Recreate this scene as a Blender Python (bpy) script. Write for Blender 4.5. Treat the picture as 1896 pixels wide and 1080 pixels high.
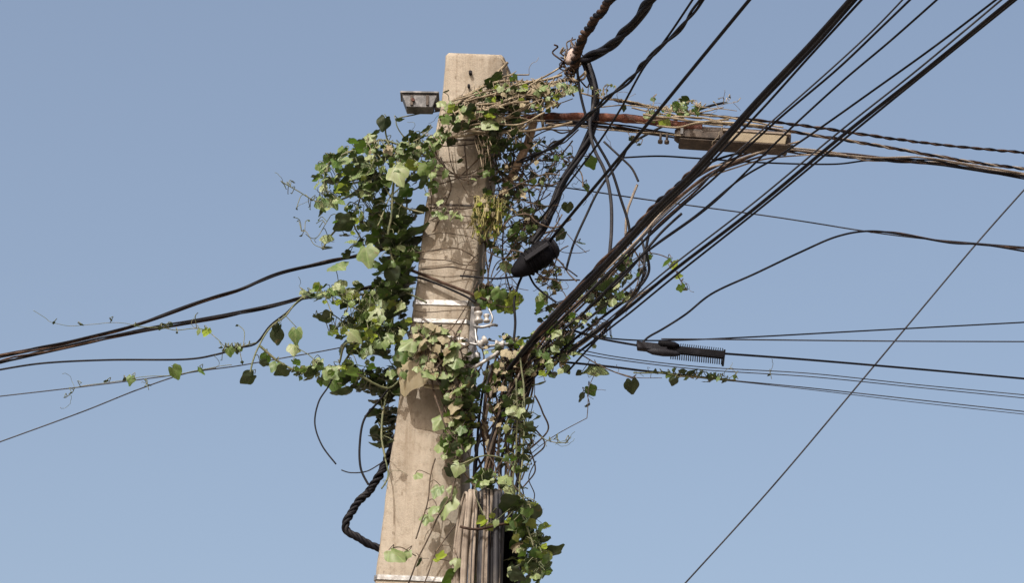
import bpy, math, random
from mathutils import Vector, Matrix, noise
C = bpy.context
for o in list(bpy.data.objects): bpy.data.objects.remove(o)
scn = C.scene
R = math.radians
# ---------------------------------------------------------------- camera
PITCH = 24.0; LENS = 97.0
cam = bpy.data.objects.new('camera', bpy.data.cameras.new('camera'))
scn.collection.objects.link(cam); scn.camera = cam
cam.location = (0, 0, 1.6); cam.rotation_euler = (R(90 + PITCH), 0, 0)
cam.data.lens = LENS; cam.data.sensor_width = 36; cam.data.clip_end = 3000
# ---------------------------------------------------------------- sky and sun
SUN = Vector((-0.30, -0.62, 0.74)).normalized()      # direction towards the sun
w = bpy.data.worlds.new('World'); scn.world = w; w.use_nodes = True
nt = w.node_tree; bg = nt.nodes['Background']
sky = nt.nodes.new('ShaderNodeTexSky'); sky.sky_type = 'NISHITA'; sky.sun_disc = False
sky.sun_elevation = math.asin(SUN.z); sky.sun_rotation = math.atan2(SUN.x, SUN.y)
sky.air_density = 1.0; sky.dust_density = 6.0; sky.ozone_density = 1.0; sky.altitude = 0
hs = nt.nodes.new('ShaderNodeHueSaturation'); hs.inputs['Saturation'].default_value = 1.0
nt.links.new(sky.outputs[0], hs.inputs['Color'])
mx = nt.nodes.new('ShaderNodeMix'); mx.data_type = 'RGBA'; mx.blend_type = 'MULTIPLY'; mx.inputs[0].default_value = 1.0
nt.links.new(hs.outputs[0], mx.inputs[6]); mx.inputs[7].default_value = (1.225, 1.145, 1.04, 1)   # hazy, slightly washed out air
nt.links.new(mx.outputs[2], bg.inputs[0]); bg.inputs[1].default_value = 0.15
sl = bpy.data.lights.new('sun', 'SUN'); sl.energy = 3.9; sl.angle = R(0.5); sl.color = (1, .955, .88)
so = bpy.data.objects.new('sun', sl); scn.collection.objects.link(so)
so.rotation_euler = SUN.to_track_quat('Z', 'Y').to_euler(); so.location = (-5, -8, 20)
scn.view_settings.view_transform = 'Standard'; scn.view_settings.look = 'None'
scn.view_settings.exposure = 0.38; scn.view_settings.gamma = 1
# ---------------------------------------------------------------- helpers
rnd = random.Random(7)
YP = 12.0
FPX = LENS / 36 * 1896
cp, sp_ = math.cos(R(PITCH)), math.sin(R(PITCH))
def P(x, y, off=0.0):
    """point whose line of sight passes (x, y) of the photograph, on the upright plane Y = YP + off"""
    u = (x - 948) / FPX; v = (540 - y) / FPX
    d = Vector((u, cp - v * sp_, sp_ + v * cp))
    return Vector((0, 0, 1.6)) + d * ((YP + off) / d.y)
PXM = (P(949, 540) - P(948, 540)).length            # metres per photo pixel at the pole
def cr(pts, n):
    """Catmull-Rom through tuples, n samples per span"""
    out = []
    m = len(pts)
    if m == 2:
        return [tuple(a + (b - a) * i / n for a, b in zip(*pts)) for i in range(n + 1)]
    for i in range(m - 1):
        p0 = pts[max(i - 1, 0)]; p1 = pts[i]; p2 = pts[i + 1]; p3 = pts[min(i + 2, m - 1)]
        for k in range(n):
            t = k / n
            out.append(tuple(.5 * (2 * b + (c - a) * t + (2 * a - 5 * b + 4 * c - d) * t * t + (3 * b - a - 3 * c + d) * t ** 3)
                             for a, b, c, d in zip(p0, p1, p2, p3)))
    out.append(tuple(pts[-1]))
    return out
class MB:
    def __init__(s): s.v = []; s.f = []; s.m = []; s.uv = []; s.sm = []
    def quad(s, ix, m=0, uv=None, sm=True):
        s.f.append(tuple(ix)); s.m.append(m); s.uv.append(uv or [(0, 0)] * len(ix)); s.sm.append(sm)
    def tube(s, pts, r, sides=8, m=0, cap=True):
        n = len(pts)
        if n < 2: return
        b = len(s.v); T0 = (pts[1] - pts[0]).normalized()
        N = T0.cross(Vector((0, 0, 1)));
        if N.length < .05: N = T0.cross(Vector((0, 1, 0)))
        N.normalize(); L = 0
        Ls = []
        for i, p in enumerate(pts):
            T = (pts[min(i + 1, n - 1)] - pts[max(i - 1, 0)])
            if T.length < 1e-9: T = T0.copy()
            T.normalize()
            N = N - T * N.dot(T)
            if N.length < 1e-6: N = T.orthogonal()
            N.normalize(); B = T.cross(N)
            rr = r(i / (n - 1)) if callable(r) else r
            for k in range(sides):
                a = 2 * math.pi * k / sides
                s.v.append(p + N * (math.cos(a) * rr) + B * (math.sin(a) * rr))
            if i: L += (p - pts[i - 1]).length
            Ls.append(L)
        for i in range(n - 1):
            for k in range(sides):
                k2 = (k + 1) % sides
                s.quad((b + i * sides + k, b + i * sides + k2, b + (i + 1) * sides + k2, b + (i + 1) * sides + k), m,
                       [(k / sides, Ls[i]), ((k + 1) / sides, Ls[i]), ((k + 1) / sides, Ls[i + 1]), (k / sides, Ls[i + 1])])
        if cap:
            s.quad([b + k for k in range(sides)][::-1], m, sm=False)
            s.quad([b + (n - 1) * sides + k for k in range(sides)], m, sm=False)
    def hexa(s, c, m=0, sm=False):
        """8 corners: bottom 4 ccw, top 4 ccw"""
        b = len(s.v); s.v += [Vector(q) for q in c]
        for q in ((3, 2, 1, 0), (4, 5, 6, 7), (0, 1, 5, 4), (1, 2, 6, 5), (2, 3, 7, 6), (3, 0, 4, 7)):
            s.quad([b + i for i in q], m, sm=sm)
    def loft(s, rings, m=0, sm=True, caps=True):
        b = len(s.v); k = len(rings[0])
        for r_ in rings: s.v += [Vector(q) for q in r_]
        for i in range(len(rings) - 1):
            for j in range(k):
                j2 = (j + 1) % k
                s.quad((b + i * k + j, b + i * k + j2, b + (i + 1) * k + j2, b + (i + 1) * k + j), m, sm=sm)
        if caps:
            s.quad([b + j for j in range(k)][::-1], m, sm=False)
            s.quad([b + (len(rings) - 1) * k + j for j in range(k)], m, sm=False)
    def build(s, name, mats, parent=None, bevel=0):
        me = bpy.data.meshes.new(name); me.from_pydata([tuple(q) for q in s.v], [], s.f)
        if not isinstance(mats, (list, tuple)): mats = [mats]
        for q in mats: me.materials.append(q)
        me.polygons.foreach_set('material_index', s.m); me.polygons.foreach_set('use_smooth', s.sm)
        uv = me.uv_layers.new(name='UVMap'); flat = []
        for q in s.uv:
            for a in q: flat += [a[0], a[1]]
        uv.data.foreach_set('uv', flat); me.update()
        o = bpy.data.objects.new(name, me); scn.collection.objects.link(o)
        if parent: o.parent = parent; o.matrix_parent_inverse = parent.matrix_world.inverted()
        if bevel:
            bm_ = o.modifiers.new('bevel', 'BEVEL'); bm_.width = bevel; bm_.segments = 2; bm_.limit_method = 'ANGLE'
        return o
def tag(o, label, cat, group=None, kind=None):
    if label: o['label'] = label
    if cat: o['category'] = cat
    if group: o['group'] = group
    if kind: o['kind'] = kind
    return o
def empty(name, loc, label, cat, group=None):
    o = bpy.data.objects.new(name, None); scn.collection.objects.link(o); o.location = loc
    o.empty_display_size = .1; C.view_layer.update()
    return tag(o, label, cat, group)
# ---------------------------------------------------------------- materials
def mat(name):
    m = bpy.data.materials.new(name); m.use_nodes = True
    return m, m.node_tree, m.node_tree.nodes['Principled BSDF']
def N(nt, t, **k):
    n = nt.nodes.new(t)
    for a, b in k.items():
        if a.startswith('i_'): n.inputs[a[2:].replace('_', ' ')].default_value = b
        else: setattr(n, a, b)
    return n
def ramp(nt, src, stops):
    r_ = nt.nodes.new('ShaderNodeValToRGB'); e = r_.color_ramp.elements
    while len(e) < len(stops): e.new(.5)
    for el, (p_, c_) in zip(e, stops): el.position = p_; el.color = (*c_, 1)
    nt.links.new(src, r_.inputs[0]); return r_.outputs[0]
def noisy(name, cols, scale=20, rough=.6, metal=0, bump=.2, bscale=None, det=6, spec=.5):
    m, nt, b = mat(name)
    tc = N(nt, 'ShaderNodeTexCoord'); n1 = N(nt, 'ShaderNodeTexNoise', i_Scale=scale, i_Detail=det, i_Roughness=.62)
    nt.links.new(tc.outputs['Object'], n1.inputs['Vector'])
    k = len(cols)
    c = ramp(nt, n1.outputs[0], [(.3 + .4 * i / max(k - 1, 1), q) for i, q in enumerate(cols)])
    nt.links.new(c, b.inputs['Base Color']); b.inputs['Roughness'].default_value = rough
    b.inputs['Metallic'].default_value = metal; b.inputs['Specular IOR Level'].default_value = spec
    n2 = N(nt, 'ShaderNodeTexNoise', i_Scale=bscale or scale * 4, i_Detail=5)
    nt.links.new(tc.outputs['Object'], n2.inputs['Vector'])
    bp = N(nt, 'ShaderNodeBump', i_Strength=bump, i_Distance=.004)
    nt.links.new(n2.outputs[0], bp.inputs['Height']); nt.links.new(bp.outputs[0], b.inputs['Normal'])
    return m
BLACK = noisy('black_cable_sheath', [(.003, .003, .005), (.006, .006, .009), (.016, .015, .016)], 9, .6, bump=.15, spec=.12)
GREY = noisy('weathered_grey_sheath', [(.012, .012, .015), (.025, .025, .03), (.06, .055, .052)], 9, .6, spec=.2)
BROWN = noisy('dusty_brown_sheath', [(.010, .007, .006), (.032, .019, .014), (.095, .06, .043)], 14, .8, bump=.5, spec=.15)
TAN = noisy('faded_tan_sheath', [(.10, .082, .07), (.18, .15, .125), (.26, .225, .19)], 12, .8, bump=.3, spec=.2)
WIRE = noisy('thin_dark_wire', [(.02, .022, .03), (.05, .053, .065)], 5, .6, spec=.2)
STEEL = noisy('galvanised_steel', [(.13, .12, .11), (.22, .22, .225), (.36, .36, .355)], 40, .45, metal=.6, bump=.2)
PORC = noisy('white_porcelain', [(.16, .15, .14), (.28, .27, .26), (.38, .375, .365)], 30, .3, bump=.05)
RUST = noisy('rusty_pipe', [(.02, .009, .007), (.085, .026, .016), (.19, .075, .045)], 25, .85, bump=.8)
DKMETAL = noisy('dark_weathered_metal', [(.014, .009, .007), (.035, .024, .018), (.085, .065, .05)], 16, .7, metal=.2, bump=.3)
LAMPDIFF = noisy('yellowed_plastic_cover', [(.11, .085, .05), (.165, .13, .08), (.21, .175, .115)], 14, .6, bump=.15)
GREYBOX = noisy('grey_painted_metal', [(.03, .03, .033), (.075, .075, .08), (.22, .21, .21)], 22, .55, metal=.2, bump=.3)
PLASTIC = noisy('black_plastic', [(.002, .002, .003), (.004, .004, .006), (.009, .009, .012)], 18, .7, bump=.1, spec=.08)
CLOSEG = noisy('grey_black_plastic', [(.006, .006, .009), (.012, .012, .016), (.03, .03, .036)], 18, .65, bump=.15, spec=.12)
STEM = noisy('green_vine_stem', [(.035, .05, .02), (.08, .09, .04), (.15, .13, .075)], 20, .7)
DRY = noisy('dry_vine_stem', [(.06, .043, .027), (.17, .135, .09), (.30, .255, .185)], 18, .85, bump=.5)
BARK = noisy('dark_dead_stem', [(.02, .014, .01), (.055, .038, .026), (.12, .085, .055)], 30, .85, bump=.8)
def leafmat(name, cols, dust=.25, dustcol=(.36, .36, .24), trans=.35, tcol=(.25, .42, .05), rough=.5):
    m, nt, b = mat(name)
    geo = N(nt, 'ShaderNodeNewGeometry'); L = nt.links.new
    c = ramp(nt, geo.outputs['Random Per Island'], [(i / max(len(cols) - 1, 1), q) for i, q in enumerate(cols)])
    tc = N(nt, 'ShaderNodeTexCoord')
    n1 = N(nt, 'ShaderNodeTexNoise', i_Scale=35, i_Detail=5); L(tc.outputs['Object'], n1.inputs['Vector'])
    r2 = ramp(nt, n1.outputs[0], [(.38, (0, 0, 0)), (.68, (1, 1, 1))])
    ml = N(nt, 'ShaderNodeMath', operation='MULTIPLY'); L(r2, ml.inputs[0]); ml.inputs[1].default_value = dust * 1.6
    mz = N(nt, 'ShaderNodeMix', data_type='RGBA'); L(ml.outputs[0], mz.inputs[0]); L(c, mz.inputs[6]); mz.inputs[7].default_value = (*dustcol, 1)
    # pale ribs fanning out from the leaf base (uv = the leaf's own plane)
    uv = N(nt, 'ShaderNodeUVMap', uv_map='UVMap'); sx = N(nt, 'ShaderNodeSeparateXYZ'); L(uv.outputs[0], sx.inputs[0])
    at = N(nt, 'ShaderNodeMath', operation='ARCTAN2'); L(sx.outputs[0], at.inputs[0]); L(sx.outputs[1], at.inputs[1])
    mu = N(nt, 'ShaderNodeMath', operation='MULTIPLY'); L(at.outputs[0], mu.inputs[0]); mu.inputs[1].default_value = 7.2
    co = N(nt, 'ShaderNodeMath', operation='COSINE'); L(mu.outputs[0], co.inputs[0])
    vr = ramp(nt, co.outputs[0], [(.93, (0, 0, 0)), (1, (.5, .5, .5))])
    mv = N(nt, 'ShaderNodeMix', data_type='RGBA'); L(vr, mv.inputs[0]); L(mz.outputs[2], mv.inputs[6]); mv.inputs[7].default_value = (*[min(1, q * 1.9 + .01) for q in cols[1]], 1)
    n5 = N(nt, 'ShaderNodeTexNoise', i_Scale=22, i_Detail=6, i_Roughness=.7); L(tc.outputs['Object'], n5.inputs['Vector'])
    sp5 = ramp(nt, n5.outputs[0], [(.60, (0, 0, 0)), (.67, (.8, .8, .8))])
    mb5 = N(nt, 'ShaderNodeMix', data_type='RGBA'); L(sp5, mb5.inputs[0]); L(mv.outputs[2], mb5.inputs[6]); mb5.inputs[7].default_value = (.10, .065, .025, 1)
    L(mb5.outputs[2], b.inputs['Base Color']); b.inputs['Roughness'].default_value = rough
    b.inputs['Specular IOR Level'].default_value = .4
    bp = N(nt, 'ShaderNodeBump', i_Strength=.35, i_Distance=.003); L(n1.outputs[0], bp.inputs['Height']); L(bp.outputs[0], b.inputs['Normal'])
    tr = N(nt, 'ShaderNodeBsdfTranslucent'); tr.inputs[0].default_value = (*tcol, 1)
    ms = N(nt, 'ShaderNodeMixShader'); ms.inputs[0].default_value = trans
    L(b.outputs[0], ms.inputs[1]); L(tr.outputs[0], ms.inputs[2])
    L(ms.outputs[0], nt.nodes['Material Output'].inputs[0])
    return m
LEAF = leafmat('shade_dark_leaf', [(.008, .017, .006), (.014, .027, .008), (.022, .038, .010), (.012, .022, .009)], .03, trans=.07, tcol=(.07, .13, .015), rough=.55)  # shade on leaves turned from the sun is put into this dark green
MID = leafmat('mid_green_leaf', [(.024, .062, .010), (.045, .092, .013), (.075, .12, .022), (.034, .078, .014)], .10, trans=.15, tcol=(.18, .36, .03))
PALE = leafmat('dusty_sunlit_leaf', [(.055, .10, .026), (.095, .14, .045), (.145, .175, .075), (.07, .12, .03)], .35, dustcol=(.175, .19, .10), trans=.12, tcol=(.16, .24, .04))  # dust, plus sunlight on upward leaves put into the pale colour
LIME = leafmat('young_yellow_green_leaf', [(.085, .12, .02), (.12, .15, .03), (.15, .155, .04)], .1, trans=.4, tcol=(.42, .55, .07))
DRYL = leafmat('dry_tan_leaf', [(.19, .16, .10), (.14, .12, .07), (.24, .21, .14), (.11, .08, .04)], .35, dustcol=(.26, .235, .165), trans=.15, tcol=(.4, .28, .1), rough=.8)
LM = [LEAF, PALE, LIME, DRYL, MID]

def concrete():
    m, nt, b = mat('weathered_concrete'); L = nt.links.new
    tc = N(nt, 'ShaderNodeTexCoord')
    def mul(a, c, f):
        q = N(nt, 'ShaderNodeMix', data_type='RGBA', blend_type='MULTIPLY'); q.inputs[0].default_value = f; L(a, q.inputs[6]); L(c, q.inputs[7]); return q.outputs[2]
    def noi(scale, sx=1, sz=1, det=6, rough=.6):
        mp = N(nt, 'ShaderNodeMapping'); mp.inputs['Scale'].default_value = (sx, sx, sz); L(tc.outputs['Object'], mp.inputs[0])
        n = N(nt, 'ShaderNodeTexNoise', i_Scale=scale, i_Detail=det, i_Roughness=rough); L(mp.outputs[0], n.inputs['Vector']); return n.outputs[0]
    n1 = noi(5, 1, .4, 8, .65); n2 = noi(110, det=6, rough=.7); n3 = noi(26, det=7, rough=.7)
    c = ramp(nt, n1, [(.3, (.22, .191, .156)), (.5, (.268, .237, .197)), (.72, (.31, .28, .238))])
    c = mul(c, ramp(nt, n2, [(.35, (.72, .7, .68)), (.5, (1, 1, 1)), (.7, (1.1, 1.1, 1.1))]), .25)
    c = mul(c, ramp(nt, n3, [(.34, (.72, .68, .64)), (.47, (.97, .96, .95)), (.7, (1.06, 1.06, 1.06))]), .8)      # blotches and wear
    c = mul(c, ramp(nt, noi(1, 19, .8, 4), [(.34, (.55, .49, .43)), (.52, (1, 1, 1))]), .65)                          # run-off streaks
    c = mul(c, ramp(nt, noi(1, 60, 1.6, 3), [(.30, (.7, .66, .62)), (.45, (1, 1, 1))]), .5)
    mp = N(nt, 'ShaderNodeMapping'); mp.inputs['Scale'].default_value = (1, 1, .45); L(tc.outputs['Object'], mp.inputs[0])
    vo = N(nt, 'ShaderNodeTexVoronoi', i_Scale=24); L(mp.outputs[0], vo.inputs['Vector'])
    c = mul(c, ramp(nt, vo.outputs[0], [(.07, (.35, .3, .26)), (.12, (1, 1, 1))]), .55)                               # blow holes
    L(c, b.inputs['Base Color']); b.inputs['Roughness'].default_value = .95; b.inputs['Specular IOR Level'].default_value = .15
    ad = N(nt, 'ShaderNodeMath', operation='ADD'); L(n2, ad.inputs[0]); L(n3, ad.inputs[1])
    bp = N(nt, 'ShaderNodeBump', i_Strength=.55, i_Distance=.006); L(ad.outputs[0], bp.inputs['Height']); L(bp.outputs[0], b.inputs['Normal'])
    return m
CONC = concrete()
# ---------------------------------------------------------------- ground
g = MB(); S = 1500
g.v = [Vector((-S, -S, 0)), Vector((S, -S, 0)), Vector((S, S, 0)), Vector((-S, S, 0))]; g.quad((0, 1, 2, 3))
go = g.build('ground', noisy('dusty_ground', [(.16, .13, .10), (.24, .2, .16)], 1.5, .9)); go['kind'] = 'structure'
# ---------------------------------------------------------------- the pole
TURN = R(9.5); DEP = .215
EDGE = [(99, 826, 936), (150, 822, 929), (260, 803, 908), (330, 795, 903), (400, 786, 893), (560, 766, 872), (700, 744, 862), (850, 722, 856), (1080, 693, 848)]
def edge(y):
    if y <= EDGE[0][0]: return EDGE[0][1:]
    for a, b in zip(EDGE, EDGE[1:]):
        if y <= b[0]:
            t = (y - a[0]) / (b[0] - a[0]); return (a[1] + (b[1] - a[1]) * t, a[2] + (b[2] - a[2]) * t)
    t = (y - 1080); return (693 - .129 * t, 848 - .045 * t)
def pole_corners(y, grow=0.0):
    l, r_ = edge(y)
    FL = P(l, y, 0); wv = (r_ - l)
    FR = P(r_, y, -(wv * PXM) * math.tan(TURN))
    t = (FR - FL); t.z = 0; wl = t.length; t.normalize(); nb = Vector((-t.y, t.x, 0))      # nb = away from the camera
    if nb.y < 0: nb = -nb
    FR.z = FL.z
    c = (FL + FR) / 2 + nb * DEP / 2
    hw = wl / 2 + grow; hd = DEP / 2 + grow
    return c, t, nb, hw, hd
def pole_ring(y, z=None, grow=0.0, ch=.010, jig=0.0):
    c, t, nb, hw, hd = pole_corners(y, grow)
    q = []
    for sx, sy, first in ((-1, -1, 0), (1, -1, 1), (1, 1, 0), (-1, 1, 1)):
        a = c + t * (sx * (hw - ch)) + nb * (sy * hd); b = c + t * (sx * hw) + nb * (sy * (hd - ch))
        q += ([b, a] if not first else [a, b])
    if jig:
        for k in range(len(q)):
            n_ = noise.noise_vector(q[k] * 9) * jig
            q[k] = q[k] + Vector((n_.x, n_.y, 0))
    return q
pole = empty('utility_pole', (P(740, 1500).x, YP + .12, 0), 'leaning weathered concrete utility pole overgrown with vines', 'utility pole')
m = MB()
ys = [102, 108] + [114 + 8 * i for i in range(134)]
rings = []
for i, y in enumerate(ys):
    rg = pole_ring(y, jig=.007)
    if i == 0: rg = [q + (pole_corners(y)[0] - q) * .05 for q in rg]
    if y < 150:
        cx = sum(q.x for q in rg) / len(rg)
        for k, q in enumerate(rg):      # uneven, worn top edge that falls away to the right
            rg[k] = q + Vector((0, 0, noise.noise(q * 21) * .03 * max(0, 1 - (y - 102) / 24) - .11 * (q.x - cx) * (150 - y) / 48))
    rings.append(rg)
last = rings[-1]; z0 = last[0].z
slope = Vector((edge(1180)[0] - edge(1080)[0], 0, 0)) * PXM
for k in range(1, 12):
    f = k / 11
    rings.append([Vector((q.x - f * .55 + (q.x - last[0].x) * .35 * f, q.y + (q.y - last[0].y) * .3 * f, z0 * (1 - f) - .3 * f)) for q in last])
m.loft(rings[::-1], sm=True)
m.build('shaft', CONC, pole)
def strap(y, h, grow, mt, name='steel_band', y2=None):
    mm = MB(); rr = []
    for dy, gg in ((0, grow), (h, grow)):
        rr.append(pole_ring(y + dy, grow=gg, ch=.02))
    inn = [pole_ring(y + h, grow=.001, ch=.016), pole_ring(y, grow=.001, ch=.016)]
    tl = Vector((0, 0, (y2 or 0) - .10))
    rings = [rr[1], rr[0], inn[1], inn[0]]
    b = []
    for r_ in rings:
        cx = sum((q.x for q in r_)) / 8
        b.append([q + tl * (q.x - cx) for q in r_])
    mm.loft([b[3], b[0], b[1], b[2]], sm=False, caps=False)
    return mm.build(name, mt, pole)
strap(561, 9, .006, STEEL)
strap(596, 7, .006, STEEL)
strap(625, 6, .007, STEEL, y2=-.12)
strap(638, 4, .009, STEEL, y2=-.05)
strap(1073, 9, .006, STEEL)
strap(383, 3, .004, DKMETAL)
strap(262, 3, .004, DKMETAL)
# bolt hole near the top
mm = MB(); c0 = P(871, 133, -.045)
mm.tube([c0 + Vector((0, -.004, 0)), c0 + Vector((0, .02, 0))], .0085, 12); mm.build('bolt_hole', BLACK, pole)
mm = MB(); c0 = P(868, 158, -.045); mm.tube([c0 + Vector((0, -.003, 0)), c0 + Vector((0, .02, 0))], .007, 12); mm.build('bolt_hole', BLACK, pole)
# ---------------------------------------------------------------- local frame in photo pixels at some depth
def frame(x0, y0, off, ang):
    ca, sa = math.cos(R(ang)), math.sin(R(ang))
    def f(u, v, w_=0):
        return P(x0 + u * ca - v * sa, y0 + u * sa + v * ca, off) + Vector((0, w_ * PXM, 0))
    return f
def fbox(mb, f, u0, u1, v0, v1, w0, w1, tap=0, m=0):
    mb.hexa([f(u0 + tap, v1, w0), f(u1 - tap, v1, w0), f(u1 - tap, v1, w1), f(u0 + tap, v1, w1),
             f(u0, v0, w0), f(u1, v0, w0), f(u1, v0, w1), f(u0, v0, w1)], m)
def flathe(mb, f, prof, v0=0, sides=20, m=0, w0=0, sq=1.0):
    """solid of revolution about the local u axis: prof = [(u, radius)]"""
    rings = []
    for u, r_ in prof:
        rings.append([f(u, v0 + math.cos(2 * math.pi * k / sides) * r_, w0 + math.sin(2 * math.pi * k / sides) * r_ * sq) for k in range(sides)])
    mb.loft(rings, m)
# hardware bolted to the pole's right side
hw = empty('cable_bracket', P(890, 600, -.05), 'galvanised cable bracket with white insulators beside the two steel bands', 'bracket')
def hpart(name, fn, mt, bev=.003):
    q = MB(); fn(q); return q.build(name, mt, hw, bev)
f = frame(872, 560, -.10, 4)
hpart('backing_plate', lambda q: fbox(q, f, 1, 13, 8, 112, -2, 4), GREYBOX)
hpart('bolt', lambda q: flathe(q, frame(884, 572, -.13, 80), [(-2, 7), (9, 7), (9, 4), (17, 4)], 0, 6), DKMETAL)
hpart('bolt', lambda q: flathe(q, frame(884, 660, -.13, 85), [(-6, 6), (4, 6), (4, 3), (14, 3)], 0, 6), STEEL)
def spool(x, y, off, ang, s):
    hpart('insulator', lambda q: flathe(q, frame(x, y, off, ang), [(-10 * s, 4 * s), (-9 * s, 8 * s), (-5 * s, 7.5 * s), (-2 * s, 5 * s), (2 * s, 5 * s), (5 * s, 8.5 * s), (9 * s, 8 * s), (10 * s, 4 * s)], 0, 20), PORC, 0)
spool(886, 588, -.16, 88, 1.0); spool(901, 590, -.15, 88, .75); spool(893, 634, -.17, -35, 1.0); spool(925, 638, -.15, 5, .9)
def rod(pts, r_, name, mt):
    q = MB(); q.tube([P(*a) for a in cr(pts, 8)], r_, 10); q.build(name, mt, hw)
rod([(878, 604, -.14), (892, 606, -.17), (912, 602, -.17), (920, 603, -.14)], .007, 'clamp_arm', STEEL)
rod([(868, 636, -.13), (905, 641, -.16), (950, 636, -.14), (962, 638, -.12)], .006, 'clamp_arm', STEEL)
rod([(872, 685, -.14), (893, 672, -.17), (915, 658, -.16), (928, 646, -.12)], .0085, 'stay_rod', PORC)
rod([(880, 610, -.16), (884, 636, -.18), (896, 646, -.17), (910, 640, -.15)], .005, 'shackle', STEEL)
rod([(905, 572, -.15), (912, 590, -.17), (905, 607, -.15)], .005, 'shackle', STEEL)
# dark bracket strips crossing the front of the pole
def dev(name, pts, r_, mt, label, cat, group=None, sides=8, n=10):
    q = MB(); q.tube([P(*a) for a in cr(pts, n)], r_, sides); o = q.build(name, mt); return tag(o, label, cat, group)
# small metal box left of the pole top
bx = empty('metal_box', P(778, 188, .02), 'small grey metal box tapering downwards on the left of the pole top', 'box')
q = MB(); f = frame(777, 170, -.02, .8)
fbox(q, f, -33, 33, 4, 28, 0, 30, 9); q.build('housing', GREYBOX, bx, .003)
q = MB(); fbox(q, f, -36, 36, 0, 3.4, -4, 34, 0); q.build('lid', GREYBOX, bx, .002)
for u in (-17, 12):
    q = MB(); fbox(q, f, u, u + 5, 7, 25, -3, -.4); q.build('rib', DKMETAL, bx, .001)
q = MB(); q.tube([f(-12, 16, -5), f(-12, 16, -.5)], .009, 8); q.build('bolt', RUST, bx)
q = MB(); fbox(q, f, 28, 62, 12, 26, 12, 22); q.build('mounting_arm', DKMETAL, bx, .002)
# ---------------------------------------------------------------- street lamp on its rusty arm
sl_ = empty('street_lamp', P(950, 225, .0), 'old street lamp on a rusty arm reaching right from the pole top', 'street lamp')
def arm(pts, r_, name, mt, par=sl_, sides=14):
    q = MB(); pp = [P(*a) for a in cr(pts, 12)]
    q.tube(pp, lambda t: r_ * (1 + .07 * math.sin(t * 61) + .12 * (math.sin(t * 23) > .93)), sides); return q.build(name, mt, par)
arm([(900, 232, .1), (960, 222, .02), (1020, 217, -.06), (1100, 217, -.1), (1180, 221, -.1), (1265, 233, -.1), (1300, 238, -.1)], .021, 'arm', RUST)
arm([(905, 420, .06), (930, 365, 0), (955, 312, -.04), (975, 270, -.07), (988, 226, -.06)], .020, 'brace', noisy('peeling_brace', [(.06, .035, .025), (.30, .21, .14), (.45, .36, .27)], 16, .8, bump=.6))
f = frame(1258, 240, -.12, 3.6)
q = MB(); prof = []
def hood(u, s):   # hood section: flat bottom, crowned top
    return [f(u, -4 - 13 * s * (1 - (k / 6 * 2 - 1) ** 2) ** .5 * .9, 0 + (k / 6) * 44 * s + 22 * (1 - s)) for k in range(7)] + \
           [f(u, 7 * s + 4, 44 - 22 * (1 - s)), f(u, 8 * s + 5, 40 - 18 * (1 - s)), f(u, 8 * s + 5, 4 + 18 * (1 - s)), f(u, 7 * s + 4, 22 * (1 - s))]
q.loft([hood(u, s) for u, s in ((-8, .35), (-2, .62), (8, .8), (30, .92), (80, 1), (140, 1), (190, .93), (203, .82), (208, .6))], sm=True)
q.build('housing', DKMETAL, sl_, .002)
q = MB(); fbox(q, f, 86, 200, 0, 17, -5, -.6, 3); q.build('diffuser', LAMPDIFF, sl_, .004)
q = MB(); fbox(q, f, 80, 206, -4, -.6, -7, 2); q.build('rim', TAN, sl_, .002)
q = MB(); fbox(q, f, 10, 74, 2, 14, -4, -.5); q.build('gear_cover', DKMETAL, sl_, .003)
q = MB(); fbox(q, f, 0, 204, 17.6, 20.5, -7, 36, 3); q.build('gear_tray', DKMETAL, sl_, .004)
q = MB(); fbox(q, f, 2, 7, -2, 11, -9, -5.5); q.build('latch', GREYBOX, sl_, .001)
for u in (-34, -22):
    q = MB(); q.tube([f(u, 8, 0), f(u, 24, 0)], .006, 8); q.tube([f(u, 22, 0), f(u, 27, 0)], .012, 8); q.build('clamp_bolt', DKMETAL, sl_)
for u in (-150, -95, -60):
    q = MB(); q.tube([f(u - 4, -11 - .02 * u * 0, 20), f(u + 6, -11, 20)], .033, 12)
# ---------------------------------------------------------------- cables
def path(pts, o0, o1, n=14, wob=0, seed=1, ext0=0, ext1=0, dip=0):
    """photo points + depth offsets at both ends; straight runs stay straight in space (1/Y runs evenly)"""
    s = cr([tuple(map(float, p[:2])) for p in pts], n); L = [0]
    for a, b in zip(s, s[1:]): L.append(L[-1] + math.hypot(b[0] - a[0], b[1] - a[1]))
    out = []
    for p, l in zip(s, L):
        t = l / L[-1]; iy = (1 - t) / (YP + o0) + t / (YP + o1)
        out.append(P(p[0], p[1], 1 / iy - YP))
    if wob:
        for i in range(len(out)):
            out[i] = out[i] + noise.noise_vector(out[i] * 2.2 + Vector((seed * 7.3, 0, 0))) * wob
    if ext1:
        d = (out[-1] - out[-3]).normalized(); out += [out[-1] + d * ext1 * k / 4 + Vector((0, 0, .0)) for k in range(1, 5)]
    if ext0:
        d = (out[0] - out[2]).normalized(); out = [out[0] + d * ext0 * (5 - k) / 4 for k in range(1, 5)] + out
    return out
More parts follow.
